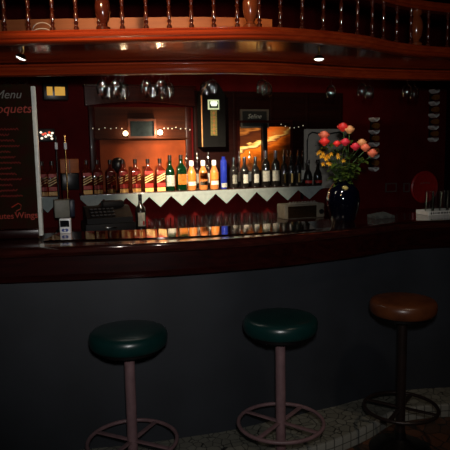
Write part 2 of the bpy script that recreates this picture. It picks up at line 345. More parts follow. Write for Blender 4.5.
# ================================================================ stools
def stool(label, loc, zs, zr, seatm, polem, base_r, ring_r=.206, rot=.6, seat_r=.177):
    t = thing('bar_stool', label, 'bar stool', (loc[0], loc[1], 0), rot, 'bar stools')
    R = seat_r
    obj('seat', mk(lathe, [(0, zs+.002), (R*.5, zs+.001), (R*.8, zs-.002), (R*.92, zs-.007), (R*.98, zs-.018), (R, zs-.034), (R*.995, zs-.056), (R*.97, zs-.070), (R*.93, zs-.077), (0, zs-.077)], 48), seatm, t)
    bm = B(); lathe(bm, [(0, zs-.077), (R*.8, zs-.077), (R*.8, zs-.098), (.05, zs-.104), (.035, zs-.125), (0, zs-.125)], 32); obj('seat_plate', bm, BLACKM, t)
    for k in range(4):
        a = PI/4+k*PI/2; bm = B(); lathe(bm, [(0, zs-.112), (.009, zs-.112), (.009, zs-.098), (0, zs-.098)], 10, (R*.62*math.cos(a), R*.62*math.sin(a), 0)); obj('bolt', bm, CHROME, t)
    obj('pole', mk(lathe, [(0, .012), (.024, .012), (.024, zs-.11), (0, zs-.11)], 24), polem, t)
    bm = B(); tube(bm, [(ring_r*math.cos(a), ring_r*math.sin(a), zr) for a in [2*PI*i/56 for i in range(56)]], .0095, 10, True); obj('foot_ring', bm, polem, t)
    for k in range(4):
        a = PI/4+k*PI/2; bm = B(); box(bm, (ring_r-.02, .022, .008), ((ring_r+.02)/2, 0, zr), None, .002)
        bmesh.ops.rotate(bm, verts=bm.verts, cent=(0, 0, 0), matrix=Matrix.Rotation(a, 3, 'Z')); obj('spoke', bm, polem, t)
    b = base_r
    obj('base', mk(lathe, [(0, 0), (b, 0), (b, .008), (b*.9, .016), (b*.5, .03), (.034, .06 if b > .1 else .03), (.026, .1 if b > .1 else .045), (0, .1 if b > .1 else .045)], 36), BLACKM if b > .1 else polem, t)
    return t
GREENV = mat('green_vinyl', (.0025, .022, .020), .3, var=.2, scale=8, spec=.5)
BROWNV = mat('brown_vinyl', (.105, .030, .009), .33, col2=(.06, .017, .006), scale=14)
MAUVE = mat('mauve_paint', (.17, .098, .103), .45, var=.2, scale=20)
DKPOLE = mat('dark_brown_metal', (.022, .013, .011), .35, .3)
stool('green vinyl bar stool with mauve pole, leftmost of the three', (-.447, 2.590), .793, .258, GREENV, MAUVE, .09, rot=.35)
stool('green vinyl bar stool with mauve pole between other green and brown stool', (.254, 2.715), .805, .274, GREENV, MAUVE, .08, rot=.15)
stool('brown vinyl bar stool with dark pole and wide black base, at right', (.906, 2.945), .818, .232, BROWNV, DKPOLE, .16, .188, .2, .169)

# ================================================================ downlights under the canopy
LENS = mat('lit_lens', (1, .95, .85), .4, emit=(1, .93, .82), estr=2.2)
BRASS = mat('brass', (.5, .3, .1), .25, 1.)
def downlight(label, px, py, tilt):
    p = atz(px, py-3, 2.05); t = thing('downlight', label, 'light', p, 0, 'downlights under the canopy')
    obj('stem', mk(lathe, [(0, -.016), (.007, -.016), (.005, 0), (0, 0)], 12), BRASS, t)
    rm = Matrix.Rotation(tilt, 3, 'Y')
    obj('shade', mk(lathe, [(0, -.005), (.012, -.006), (.026, -.02), (.028, -.024), (.026, -.024), (0, -.012)], 24, (0, 0, -.014), rm), BRASS, t)
    obj('lens', mk(lathe, [(0, -.033), (.018, -.029), (.0245, -.022), (0, -.021)], 24, (0, 0, -.014), rm), LENS, t)
    return p
p1 = downlight('small tilted downlight under the canopy above the menu board', 24, 53, -.0)
p2 = downlight('small level downlight under the canopy above the roses', 319, 54, 0)
spot('downlight_beam', p2+Vector((0, 0, -.085)), aty(345, 146, 3.42), 16, 44, .9, (1, .9, .75), .02)
for o in C.objects:
    if o.name == 'downlight':
        o.rotation_euler.y = .42

# ================================================================ back bar
def wthing(name, label, cat, rect, off, group=None):
    e, wd, ht = wrect(*rect, off); t = thing(name, label, cat, e, RZ, group); return t, wd, ht
MIRROR_GLOW = mat('painted_mirror_glow', (.22, .040, .007), .5, var=.35, scale=5, spec=.12)  # orange glow of a mirror surface painted into the panel colour
BROWNP = wood('brown_panel', (.030, .008, .003), (.055, .013, .004), .5, 0, spec=.1)
MAHO = wood('backbar_mahogany', (.02, .003, .002), (.038, .006, .004), .35, .05, spec=.2)
# panelled centre of the back bar
t, wd, ht = wthing('panelling', 'wall panelling with painted copper mirror glow in dark frame behind the whisky bottles', 'wall panelling', (92, 97, 194, 192), WALL)
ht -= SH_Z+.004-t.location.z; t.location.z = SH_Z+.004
th = thing('arched_header', 'dark arched wooden header over the copper glow panelling and framed picture', 'header', t.location, RZ)
obj('lower_panel', mk(box, (wd*.86, .02, ht*.56), (wd*.03, -.01, ht*.28)), MIRROR_GLOW, t, False)
obj('upper_panel', mk(box, (wd*.98, .025, ht*.33), (0, -.0125, ht*.725)), BROWNP, t, False)
bm = B(); n = 16
prism(bm, [(-wd/2-.02, ht*.9)] + [(-wd/2+wd*i/n, ht*.90+.035*math.sin(PI*i/n)) for i in range(n+1)] + [(wd/2+.02, ht*.9), (wd/2+.02, ht+.07), (-wd/2-.02, ht+.07)], -.07, 0); obj('board', bm, MAHO, th, False); obj('cornice', mk(box, (wd+.06, .09, .02), (0, -.045, ht+.08), None, .004), MAHO, th)
obj('stile', mk(box, (.05, .04, ht*.9), (-wd/2+.03, -.02, ht*.45), None, .006), MAHO, t)
obj('stile', mk(box, (.05, .04, ht*.9), (wd/2-.03, -.02, ht*.45), None, .006), MAHO, t)
obj('ledge', mk(box, (wd*.9, .05, .012), (0, -.035, ht*.555), None, .003), BROWNP, t)
e, wd, ht = wrect(197, 40, 345, 188, WALL); e.z = SH_Z+.004
t = thing('panelling', 'very dark wood panelling behind the lit bar sign, chalkboard and glowing picture', 'wall panelling', e, RZ)
DKPAN = wood('dark_panelling', (.009, .0018, .0014), (.018, .0035, .0025), .5, 0, spec=.1)
obj('board', mk(box, (wd, .018, .82), (0, -.009, .41)), DKPAN, t, False)
for k in range(5): obj('batten', mk(box, (.03, .012, .82), (-wd/2+.02+k*(wd-.04)/4, -.023, .41), None, .003), DKPAN, t)
# shelf
WTRIM = mat('white_shelf_trim', (.27, .32, .315), .6, var=.08, spec=.2)
SHELFW = wood('shelf_wood', (.02, .006, .004), (.04, .012, .008), .3, .4)
def shelf(label, pxa, pxb, peaks):
    a = bw(pxa, 192, 0); b = bw(pxb, 192, 0); sa = (np.array(a)-SP) @ SD; sb = (np.array(b)-SP) @ SD
    t = thing('bottle_shelf', label, 'shelf', wline((sa+sb)/2, 0, SH_Z), RZ, 'bottle shelves'); L = sb-sa
    obj('board', mk(box, (L, -WALL, .02), (0, -WALL/2, -.010), None, .002), SHELFW, t)
    obj('edge_strip', mk(box, (L, .006, .028), (0, -.003, -.020)), WTRIM, t, False)
    bm = B()
    poly = [(-L/2, -.034)]
    vs = []
    k = len(peaks)
    for i, px in enumerate(peaks):
        s = (np.array(bw(px, 194, 0))-SP) @ SD - (sa+sb)/2
        vs.append(max(-L/2, min(L/2, s)))
    for i in range(k-1):
        x0, x1 = vs[i], vs[i+1]; f = bm.faces
        prism(bm, [(x0, -.030), (x1, -.030), (x1, -.036), ((x0+x1)/2, -.122), (x0, -.036)], -.0045, -.001)
    obj('zigzag_trim', bm, WTRIM, t, False)
    for x in (-L/2+.08, L/2-.08):
        bm = B(); box(bm, (.02, -WALL-.03, .02), (x, -WALL/2+.01, -.03)); box(bm, (.02, .02, .12), (x, -WALL-.012, -.08)); obj('bracket', bm, BLACKM, t, False)
    return t
shelf('long bottle shelf with white zigzag trim along the back bar', 80, 322, [80.5, 103.5, 126, 149, 171, 193, 215.5, 237, 256.5, 277, 298, 320.5])
shelf('short bottle shelf with white trim beside the menu board', 32, 59, [35, 58])
# back counter under the shelf
bc = thing('back_counter', 'low dark counter along the back wall carrying register and glasses', 'counter', wline(0, 0, 0), RZ)
BCZ = .99; x0, x1 = -1.5, 2.3
FD = .42
obj('worktop', mk(box, (x1-x0, FD-WALL, .04), ((x0+x1)/2, (-FD-WALL)/2, BCZ-.02), None, .006), DARKW, bc)
obj('cabinet', mk(box, (x1-x0-.04, FD-WALL-.04, BCZ-.04), ((x0+x1)/2, (-FD-WALL)/2+.02, (BCZ-.04)/2)), MAHO, bc, False)
for k in range(7):
    xx = x0+.3+k*.5; obj('door', mk(box, (.46, .018, BCZ-.2), (xx, -FD+.03, (BCZ-.04)/2), None, .004), MAHO, bc)

# ---------------------------------------------------------------- bottles
AMBER = mat('amber_whisky', (.10, .010, .004), .08, var=.2, scale=20, trans=.15, coat=.5)
DKGLASS = mat('dark_bottle_glass', (.012, .010, .009), .07, coat=.5)
GRGLASS = mat('green_bottle_glass', (.002, .016, .005), .06, trans=.08, coat=.5)
GOLDS = mat('gold_label', (1., .72, .30), .35)
BLKCAP = mat('dark_cap', (.02, .012, .01), .3)
PALE = mat('pale_label', (.75, .75, .66), .5, var=.15, scale=60)
ORANGEL = mat('orange_label', (.72, .24, .03), .45, var=.25, scale=60)
ORANGEG = mat('orange_spirit', (.62, .22, .06), .08, trans=.2, coat=.5)
REDL = mat('red_label', (.50, .03, .02), .45)
BLUEG = mat('blue_bottle_glass', (.015, .03, .30), .1, coat=.5)
BASE_GLOW = mat('amber_base_glow', (1., .55, .18), .25)  # bright amber stands in for the glow in the whisky bottle base
def label_band(r, z0, z1, q=0., a0=-PI*.85, a1=-PI*.15, slant=0., n=20, rq=1.004):
    bm = B(); A = []; D = []
    for i in range(n+1):
        a = a0+(a1-a0)*i/n; c, s = math.cos(a), math.sin(a); p = 2+6*q; rr = r*rq/((abs(c)**p+abs(s)**p)**(1/p)); k = slant*(i/n-.5)
        A.append(bm.verts.new((rr*c, rr*s, z0+k))); D.append(bm.verts.new((rr*c, rr*s, z1+k)))
    for i in range(n): bm.faces.new((A[i], A[i+1], D[i+1], D[i]))
    r2 = bmesh.ops.solidify(bm, geom=bm.faces[:], thickness=-.0006); return bm
PROTO = {}
def bottle_proto(kind, h):
    t = thing('liquor_bottle', '', 'bottle', (0, 0, 0), RZ)
    if kind == 'whisky':
        bm = B(); sqlathe(bm, [(.034, 0, 1), (.0375, .006, 1), (.0375, .172*h/.28, 1), (.034, .19*h/.28, .8), (.02, .207*h/.28, .2), (.0145, .218*h/.28, 0), (.0135, .25*h/.28, 0)], seg=32); obj('body', bm, AMBER, t)
        obj('cap', mk(lathe, [(0, .245*h/.28), (.0155, .245*h/.28), (.0155, .278*h/.28), (.014, h), (0, h)], 20), BLKCAP, t)
        for z in (.088, .107, .126): obj('slanted_stripe', label_band(.0380, z, z+.009, 1, -PI*.745, -PI*.255, .032), GOLDS, t)
        obj('upper_label', label_band(.0377, .142, .168, 1, -PI*.74, -PI*.26), REDL, t)
        obj('base_label', label_band(.0378, .040, .070, 1, -PI*.74, -PI*.26), REDL, t)
        obj('base_glow_band', label_band(.0378, .004, .034, 1, -PI*.74, -PI*.26), BASE_GLOW, t)
    elif kind == 'orange':
        obj('body', mk(lathe, [(0, 0), (.034, 0), (.037, .006), (.037, .12), (.034, .15), (.022, .178), (.0145, .195), (.0135, .21), (0, .21)], 28), ORANGEG, t)
        obj('cap', mk(lathe, [(0, .198), (.017, .198), (.019, .206), (.019, .232), (.016, .242), (0, .242)], 20), WHITE, t)
        obj('label', label_band(.0372, .085, .142), ORANGEL, t); obj('lower_label', label_band(.0372, .038, .07), PALE, t)
    elif kind == 'scotch':
        obj('body', mk(lathe, [(0, 0), (.036, 0), (.038, .006), (.038, .15), (.034, .172), (.02, .2), (.0145, .212), (.0145, .27), (0, .27)], 28), DKGLASS if False else GRGLASS, t)
        obj('cap', mk(lathe, [(0, .245), (.0158, .245), (.0158, .29), (0, .291)], 20), BLKCAP, t)
        obj('label', label_band(.0382, .04, .128), PALE, t)
    elif kind == 'herbal':
        bm = B(); sqlathe(bm, [(.036, 0, 1), (.040, .006, 1), (.040, .165, 1), (.036, .19, .7), (.02, .215, .2), (.016, .225, 0), (.015, .262, 0)], seg=32); obj('body', bm, GRGLASS, t)
        obj('cap', mk(lathe, [(0, .258), (.017, .258), (.017, .29), (0, .291)], 20), BLKCAP, t)
        obj('label', label_band(.0404, .05, .135, 1, -PI*.74, -PI*.26), ORANGEL, t)
    elif kind == 'blue':
        obj('body', mk(lathe, [(0, 0), (.026, 0), (.028, .005), (.028, .225), (.024, .24), (.015, .248), (0, .248)], 24), BLUEG, t)
        obj('cap', mk(lathe, [(0, .246), (.016, .246), (.016, .268), (0, .268)], 16), BLUEG, t); obj('label', label_band(.0282, .012, .048), PALE, t)
    elif kind == 'white_label':
        obj('body', mk(lathe, [(0, 0), (.034, 0), (.036, .006), (.036, .14), (.03, .165), (.016, .185), (.0135, .2), (.0135, .24), (0, .24)], 24), DKGLASS, t)
        obj('cap', mk(lathe, [(0, .225), (.0148, .225), (.0148, .262), (0, .262)], 16), CHROME, t); obj('label', label_band(.0362, .04, .115, a0=-PI*.7, a1=-PI*.3), PALE, t)
    elif kind == 'wine':
        obj('body', mk(lathe, [(0, 0), (.036, 0), (.038, .006), (.038, .185), (.033, .212), (.018, .232), (.0145, .245), (.0145, .30), (0, .30)], 24), DKGLASS, t)
        obj('capsule', mk(lathe, [(.0146, .25), (.0155, .252), (.0155, .31), (0, .312)], 16), MATS.get('foil') or mat('foil', (.35, .34, .4), .3, .8), t); obj('label', label_band(.0382, .05, .14), PALE, t)
    elif kind == 'slim':
        obj('body', mk(lathe, [(0, 0), (.029, 0), (.031, .006), (.031, .17), (.025, .19), (.0135, .205), (.0135, .26), (0, .26)], 24), DKGLASS, t)
        obj('pourer', mk(lathe, [(0, .255), (.012, .255), (.009, .275), (.004, .285), (.0035, .312), (0, .312)], 12), CHROME, t); obj('label', label_band(.0312, .03, .11, a0=-PI*.62, a1=-PI*.45), GOLDS, t)
    elif kind == 'flask':
        obj('body', mk(lathe, [(0, 0), (.034, 0), (.038, .01), (.039, .07), (.034, .1), (.018, .135), (.014, .16), (.014, .2), (0, .2)], 24), DKGLASS, t)
        obj('cap', mk(lathe, [(0, .19), (.016, .19), (.016, .222), (0, .222)], 16), BLKCAP, t); obj('label', label_band(.0394, .018, .042), REDL, t)
    elif kind == 'clear':
        obj('body', mk(lathe, [(0, 0), (.034, 0), (.036, .006), (.036, .165), (.03, .19), (.0155, .212), (.0145, .26), (0, .26)], 24), GLASS, t)
        obj('pourer', mk(lathe, [(0, .255), (.013, .255), (.01, .275), (.004, .285), (.004, .31), (0, .31)], 12), CHROME, t); obj('label', label_band(.0362, .05, .13), PALE, t)
    return t
def bottle(kind, px, label, off=-.055, h=.265, group='bottles on the back bar shelves'):
    p0 = bw(px, 190, off); p = Vector((p0.x, p0.y, SH_Z))
    if kind not in PROTO:
        PROTO[kind] = t = bottle_proto(kind, h); t.location = p; t['label'] = label; t['group'] = group
    else: t = dup(PROTO[kind], p, None, label)
    return t
W = 'square amber gold striped whisky bottle, '
for px, l in [(43, W+'close to the pale board edge'), (53, W+'beside the dark pole'), (87.5, W+'first on the long shelf'),
              (98, W+'second on the long shelf'), (111, W+'third on the long shelf, left of round globe'), (123.5, W+'just in front of the black globe'),
              (136, W+'first one right of the black globe'), (148.5, W+'second one right of the black globe'), (160.5, W+'left neighbour of the green scotch')]:
    bottle('whisky', px, l)
bottle('scotch', 170.5, 'round green bottle with pale label between whisky and herbal liqueur bottles')
bottle('herbal', 181.5, 'square green bottle with orange label, second green one on shelf')
bottle('orange', 192, 'orange spirit bottle with white cap, right beside square green bottle')
bottle('orange', 203.5, 'orange spirit bottle with white cap, middle of the three')
bottle('orange', 214.5, 'orange spirit bottle with white cap, left neighbour of blue bottle')
bottle('blue', 224, 'tall slim cobalt blue bottle under the lit bar sign')
bottle('white_label', 234, 'dark bottle with small white label, right beside blue bottle')
bottle('white_label', 244.7, 'dark bottle with small white label, middle of the three')
bottle('white_label', 255.5, 'dark bottle with small white label, beside the tall wine bottles')
bottle('wine', 265.8, 'tall dark wine bottle with grey label, left of the pair')
bottle('wine', 275.6, 'tall dark wine bottle with grey label, right of the pair')
bottle('slim', 284, 'slim dark bottle with narrow gold label, next to wine bottles')
bottle('slim', 291, 'slim dark bottle with narrow gold label, second of three slim ones')
bottle('slim', 298, 'slim dark bottle with narrow gold label, beside the dark flasks')
bottle('flask', 308, 'squat dark flask bottle with red label, left of the pair')
bottle('flask', 317.7, 'squat dark flask bottle with red label, at shelf end by vase')
for px, l in [(187, 'behind the square green bottle'), (198, 'behind the first two orange bottles'), (209, 'behind the last two orange bottles'), (239.5, 'behind the first white label bottles'), (250, 'behind the last white label bottles'), (287.5, 'behind the slim dark bottles'), (302.5, 'behind slim bottle and flask')]:
    bottle('clear', px, 'clear bottle with metal pourer in back row, '+l, -.155)
p = bw(118, 165, -.15); gz = p.z-SH_Z; p.z = SH_Z
t = thing('globe_ornament', 'round black globe on a foot behind the whisky bottles', 'ornament', p, RZ)
obj('foot', mk(lathe, [(0, 0), (.035, 0), (.035, .01), (.012, .02), (.012, gz-.04), (0, gz-.04)], 20), BLACKM, t)
obj('globe', mk(lathe, [(0, gz-.06)]+[(.062*math.sin(a), gz-.062*math.cos(a)) for a in lin(.15, PI-.001, 16)], 28), BLACK, t)
# ---------------------------------------------------------------- picture, added flash glints, sign, boards on the back wall
FRW = wood('frame_wood', (.07, .018, .005), (.11, .03, .009), .4, .1)
SLATE = mat('slate_board', (.016, .028, .034), .7, spec=.1, var=.3, scale=30)
t, wd, ht = wthing('framed_picture', 'small blue-grey picture in thin wooden frame above the whisky bottles', 'picture', (128, 119, 156, 138.5), WALL+.03)
def frame(bm, w_, h_, k, d):
    box(bm, (w_, d, k), (0, -d/2, k/2)); box(bm, (w_, d, k), (0, -d/2, h_-k/2)); box(bm, (k, d, h_-2*k), (-w_/2+k/2, -d/2, h_/2)); box(bm, (k, d, h_-2*k), (w_/2-k/2, -d/2, h_/2))
obj('frame', mk(frame, wd, ht, .018, .025), FRW, t, False)
obj('canvas', mk(box, (wd-.036, .01, ht-.036), (0, -.006, ht/2)), SLATE, t, False)
GLINT = mat('warm_glint', (1, .8, .5), .3, emit=(1, .72, .42), estr=4)
def flash_glint(label, px, py, pw, bm_=None):  # added glowing balls and light stand in for flash reflections beside the picture
    p = bw(px, py, WALL+.045); t = thing('flash_glint', label, 'glint', p, RZ, 'added glints beside the picture')
    obj('back_plate', mk(box, (.03, .012, .04), (0, .03, .0), None, .003), BRASS, t)
    obj('bulb', mk(lathe, [(0, -.024)]+[(.022*math.sin(a), -.004-.02*math.cos(a)) for a in lin(.3, PI-.3, 10)]+[(.007, .018), (0, .018)], 16, (0, 0, 0)), bm_ or GLINT, t)
    obj('arm', mk(tube, [(0, 0, .014), (0, .015, .02), (0, .03, .01)], .004), BRASS, t)
    l = point('flash_glint_light', p+Vector(SN)*.06, pw, (1, .62, .35), .02)
flash_glint('added bright flash lamp at the right side of the framed picture', 160, 132, 3., mat('bright_glint', (1, .85, .65), .3, emit=(1, .82, .6), estr=14))
flash_glint('added faint flash lamp at the left side of the framed picture', 125.5, 133, .5)
# tall sign
t, wd, ht = wthing('bar_sign', 'tall black bar sign with lit square badge and patterned gold strip', 'sign', (198.5, 84, 222, 147), WALL+.052)
bm = B(); prism(bm, [(-wd/2, 0), (wd/2, 0), (wd/2, ht*.82), (wd*.22, ht), (-wd*.22, ht), (-wd/2, ht*.82)], -.1, .02); obj('case', bm, mat('sign_black', (.006, .006, .006), .6, spec=.08), t, False)
GOLDP = mat('gold_paint', (.75, .36, .14), .3, .6)
bm = B(); tube(bm, [(-wd/2+.003, -.103, .004), (-wd/2+.003, -.103, ht*.82), (-wd*.24, -.103, ht*.985)], .006, 6); obj('gold_edge', bm, GOLDP, t)
BADGE = mat('lit_badge', (.8, .9, .6), .4, emit=(.75, .9, .5), estr=.5, col2=(.5, .6, .35))
bx, bz = .0, ht*.66
obj('badge', mk(box, (wd*.46, .012, wd*.38), (bx, -.106, bz), None, .002), BADGE, t)
obj('badge_field', mk(box, (wd*.36, .004, wd*.26), (bx, -.114, bz)), mat('badge_dark', (.02, .04, .02), .4), t, False)
bm = B(); prism(bm, [(-.032, .01), (-.026, .03), (-.012, .024), (0, .033), (.012, .024), (.026, .03), (.032, .01), (.02, -.012), (-.02, -.012)], -.119, -.116); bmesh.ops.translate(bm, verts=bm.verts, vec=(bx, 0, bz)); obj('badge_emblem', bm, mat('lit_emblem', (.9, 1, .8), .4, emit=(.9, 1, .75), estr=1.1), t, False)
bm = B()
STP = mat('patterned_gold', (.30, .20, .05), .5, .2, emit=(.4, .32, .08), estr=.10, col2=(.05, .08, .03), scale=90)
box(bm, (wd*.26, .008, ht*.40), (bx, -.104, ht*.38)); obj('gold_strip', bm, STP, t, False)
bm = B()
for k in range(6): box(bm, (.018, .004, .018), (bx, -.110, ht*.22+k*ht*.062), Matrix.Rotation(PI/4, 3, 'Y'))
obj('strip_pattern', bm, mat('strip_red', (.3, .12, .03), .4, emit=(.45, .16, .06), estr=.2), t, False)
# chalkboard
t, wd, ht = wthing('chalkboard', 'small black chalkboard with white handwriting above the glowing picture', 'sign', (240, 109.5, 268, 128), WALL+.036)
obj('frame', mk(frame, wd, ht, .016, .025), mat('grey_frame', (.09, .08, .065), .5), t, False)
obj('board', mk(box, (wd-.03, .01, ht-.03), (0, -.006, ht/2)), mat('chalkboard_black', (.008, .010, .009), .5), t, False)
bm = text_bm('Seline', .055, .0005, .3); bmesh.ops.translate(bm, verts=bm.verts, vec=(0, -.0125, ht*.62)); obj('chalk_writing', bm, mat('chalk', (.38, .42, .38), .9), t, False)
bm = B()
for k in range(5): box(bm, (.016+.006*(k % 2), .001, .004), (-.07+k*.035, -.0120, ht*.32+.004*(k % 3)))
obj('chalk_marks', bm, mat('faint_chalk', (.10, .12, .11), .9), t, False)
# glowing picture
t, wd, ht = wthing('backlit_picture', 'glowing orange picture behind dark post and bottles', 'picture', (239.5, 124, 290, 172), WALL+.032)
def glow(name, stops):
    g = bpy.data.materials.new(name); g.use_nodes = True; nt = g.node_tree; n = nt.nodes; b = n['Principled BSDF']
    def mth(op, a, c):
        q = n.new('ShaderNodeMath'); q.operation = op
        for k_, v in ((0, a), (1, c)):
            if isinstance(v, (int, float)): q.inputs[k_].default_value = v
            else: nt.links.new(v, q.inputs[k_])
        return q.outputs[0]
    tc = n.new('ShaderNodeTexCoord'); sp = n.new('ShaderNodeSeparateXYZ'); nt.links.new(tc.outputs['Object'], sp.inputs[0])
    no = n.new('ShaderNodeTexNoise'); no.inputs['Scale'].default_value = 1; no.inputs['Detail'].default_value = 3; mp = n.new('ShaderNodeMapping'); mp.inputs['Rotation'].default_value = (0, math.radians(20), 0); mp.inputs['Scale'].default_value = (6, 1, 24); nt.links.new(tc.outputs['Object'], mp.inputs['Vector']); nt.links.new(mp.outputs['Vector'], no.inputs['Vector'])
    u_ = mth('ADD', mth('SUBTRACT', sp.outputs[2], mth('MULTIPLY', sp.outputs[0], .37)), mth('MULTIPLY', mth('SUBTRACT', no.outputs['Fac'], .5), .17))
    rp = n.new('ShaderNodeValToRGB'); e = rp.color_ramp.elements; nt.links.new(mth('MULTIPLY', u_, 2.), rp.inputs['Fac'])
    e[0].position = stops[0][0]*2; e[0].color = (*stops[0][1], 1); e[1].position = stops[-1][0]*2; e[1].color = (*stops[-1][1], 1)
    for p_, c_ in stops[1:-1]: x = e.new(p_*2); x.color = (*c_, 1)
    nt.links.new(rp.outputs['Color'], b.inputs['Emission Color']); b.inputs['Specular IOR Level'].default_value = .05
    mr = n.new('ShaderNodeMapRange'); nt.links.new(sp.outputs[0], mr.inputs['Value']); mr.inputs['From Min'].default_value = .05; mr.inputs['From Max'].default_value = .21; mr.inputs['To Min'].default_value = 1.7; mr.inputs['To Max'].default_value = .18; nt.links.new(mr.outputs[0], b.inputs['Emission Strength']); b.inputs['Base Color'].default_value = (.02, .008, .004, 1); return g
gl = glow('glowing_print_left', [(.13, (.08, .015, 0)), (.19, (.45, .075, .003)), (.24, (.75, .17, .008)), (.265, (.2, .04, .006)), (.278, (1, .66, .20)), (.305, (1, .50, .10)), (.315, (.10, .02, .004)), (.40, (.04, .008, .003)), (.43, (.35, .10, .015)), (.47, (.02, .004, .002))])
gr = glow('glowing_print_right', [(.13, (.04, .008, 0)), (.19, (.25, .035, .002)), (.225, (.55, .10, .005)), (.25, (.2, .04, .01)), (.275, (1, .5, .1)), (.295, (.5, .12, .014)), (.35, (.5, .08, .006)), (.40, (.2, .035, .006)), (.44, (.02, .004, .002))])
k = .43
obj('left_pane', mk(box, (wd*k, .012, ht*.94), (-wd/2+wd*k/2, -.01, ht*.47)), gl, t, False)
obj('right_pane', mk(box, (wd*.50, .012, ht*.94), (wd/2-wd*.25, -.01, ht*.47)), gr, t, False)
obj('frame', mk(frame, wd+.04, ht+.03, .02, .03), MAHO, t, False)
obj('post', mk(box, (wd*.10, .05, ht*1.02), (-wd*.035, -.03, ht*.5), None, .006), BLACK, t)
# framed notice
t, wd, ht = wthing('notice', 'pale notice with black scroll border behind the roses', 'poster', (304, 129, 346, 188), WALL+.034)
obj('sheet', mk(box, (wd, .008, ht), (0, -.004, ht/2)), mat('notice_paper', (.42, .40, .35), .7, var=.1, scale=10), t, False)
INK = mat('black_ink', (.01, .01, .01), .6)
bm = B(); w2 = wd/2-.03
tube(bm, [(-w2, -.009, .05), (-w2, -.009, ht-.10), (-w2+.015, -.009, ht-.05), (-w2+.05, -.009, ht-.03), (-.03, -.009, ht-.045), (0, -.009, ht-.03), (.03, -.009, ht-.045), (w2-.05, -.009, ht-.03), (w2-.015, -.009, ht-.05), (w2, -.009, ht-.1), (w2, -.009, .05)], .0075, 6); obj('scroll_border', bm, INK, t)
bm = B(); random.seed(3)
for r_ in range(5):
    x = -.11
    while x < .1:
        l_ = random.uniform(.012, .035); box(bm, (l_, .001, .006), (x+l_/2, -.0087, ht*.72-r_*.05)); x += l_+.012
obj('handwriting', bm, mat('grey_ink', (.09, .085, .075), .7), t, False)

# fairy lights along the wall
DOT = mat('fairy_bulb', (1, .9, .75), .3, emit=(1, .8, .55), estr=.6)
WIRE = mat('dark_wire', (.01, .012, .01), .6)
def string(label, pts, n_):
    ps = [bw(x, y, WALL+.065) for x, y in pts]; o = ps[0].copy(); t = thing('string_light', label, 'string lights', o, 0, 'string lights on the back wall')
    obj('wire', mk(tube, [p-o for p in ps], .0025, 5), WIRE, t)
    me = None
    for i in range(n_):
        u = i/(n_-1)*(len(ps)-1); k = min(int(u), len(ps)-2); q = ps[k].lerp(ps[k+1], u-k)-o
        if me is None: b_ = obj('bulb', mk(lathe, [(0, -.005), (.0033, -.002), (.0033, .002), (0, .005)], 6), DOT, t); me = b_.data
        else: b_ = bpy.data.objects.new('bulb', me); C.objects.link(b_); b_.parent = t
        b_.location = q+Vector((0, -.004, random.uniform(-.012, .006)))
string('fine string lights along the panel left of the picture', [(93, 129), (108, 128), (122, 129)], 6)
string('fine string lights along the panel right of the picture', [(164, 127), (176, 128), (190, 129)], 7)
string('fine string lights between glowing picture and pale notice', [(281, 124), (292, 128), (303, 126)], 6)
# ---------------------------------------------------------------- things on the back counter
def bcp(px, off, z=BCZ):
    p = bw(px, 225, off); return Vector((p.x, p.y, z))
REG = mat('register_black', (.006, .006, .007), .6, spec=.25)
t = thing('cash_register', 'black cash register under the left end of long shelf', 'cash register', bcp(108, .24), RZ)
obj('drawer_base', mk(box, (.36, .3, .08), (0, 0, .04), None, .006), REG, t)
bm = B(); pr = [(-.13, .08), (-.13, .12), (.02, .19), (.12, .19), (.12, .08)]
va = [bm.verts.new((-.165, y, z)) for y, z in pr]; vb = [bm.verts.new((.165, y, z)) for y, z in pr]
bm.faces.new(va); bm.faces.new(vb)
for i in range(5): bm.faces.new((va[i], vb[i], vb[(i+1) % 5], va[(i+1) % 5]))
obj('body', bm, REG, t, False)
obj('printer_cover', mk(box, (.16, .1, .045), (.05, .06, .205), None, .01), REG, t)
bm = B()
for i in range(6):
    for j in range(3): box(bm, (.02, .02, .008), (-.12+i*.03, -.1+j*.04, .139+j*.019), None)
obj('keypad', bm, mat('dark_grey_keys', (.012, .012, .012), .5), t, False)
obj('drawer_handle', mk(box, (.08, .012, .012), (0, -.154, .05), None, .003), CHROME, t)
# beige display box and card terminal
p = bcp(62.5, .3); t = thing('display_box', 'grey beige box with dark blue side standing behind card terminal', 'monitor', p, RZ)
GB = mat('grey_beige_plastic', (.26, .25, .20), .5)
zd = bw(64, 217, .3).z-BCZ
obj('stand', mk(box, (.05, .05, zd), (0, 0, zd/2), None, .004), BLACK, t)
obj('housing', mk(box, (.105, .1, .125), (0, 0, zd+.0635), None, .006), GB, t)
obj('side_panel', mk(box, (.035, .1, .12), (.07, .0, zd+.0635), None, .005), mat('dark_blue_plastic', (.012, .016, .035), .4), t)
p = on_curve(66, lambda x: c_back(x)-.06, 1.1445); t = thing('card_terminal', 'white card terminal with black screen and blue mark on the bar', 'card terminal', p, .12); t.scale = (.88, .88, .88)
obj('body', mk(box, (.068, .045, .094), (0, 0, .047), None, .005), WHITE, t)
obj('screen', mk(box, (.056, .004, .040), (-.002, -.023, .062)), mat('black_screen', (.005, .006, .008), .15), t, False)
BLUEM = mat('blue_print', (.02, .06, .28), .4)
bm = B()
for x in (-.009, .009): lathe(bm, [(0, 0), (.010, 0), (.010, .002), (0, .002)], 18, (x-.002, -.0225, .021), Matrix.Rotation(PI/2, 3, 'X'), 1.15)
obj('blue_mark', bm, BLUEM, t)
bm = B(); box(bm, (.012, .001, .006), (-.002, -.0253, .021)); obj('mark_cutout', bm, WHITE, t, False)
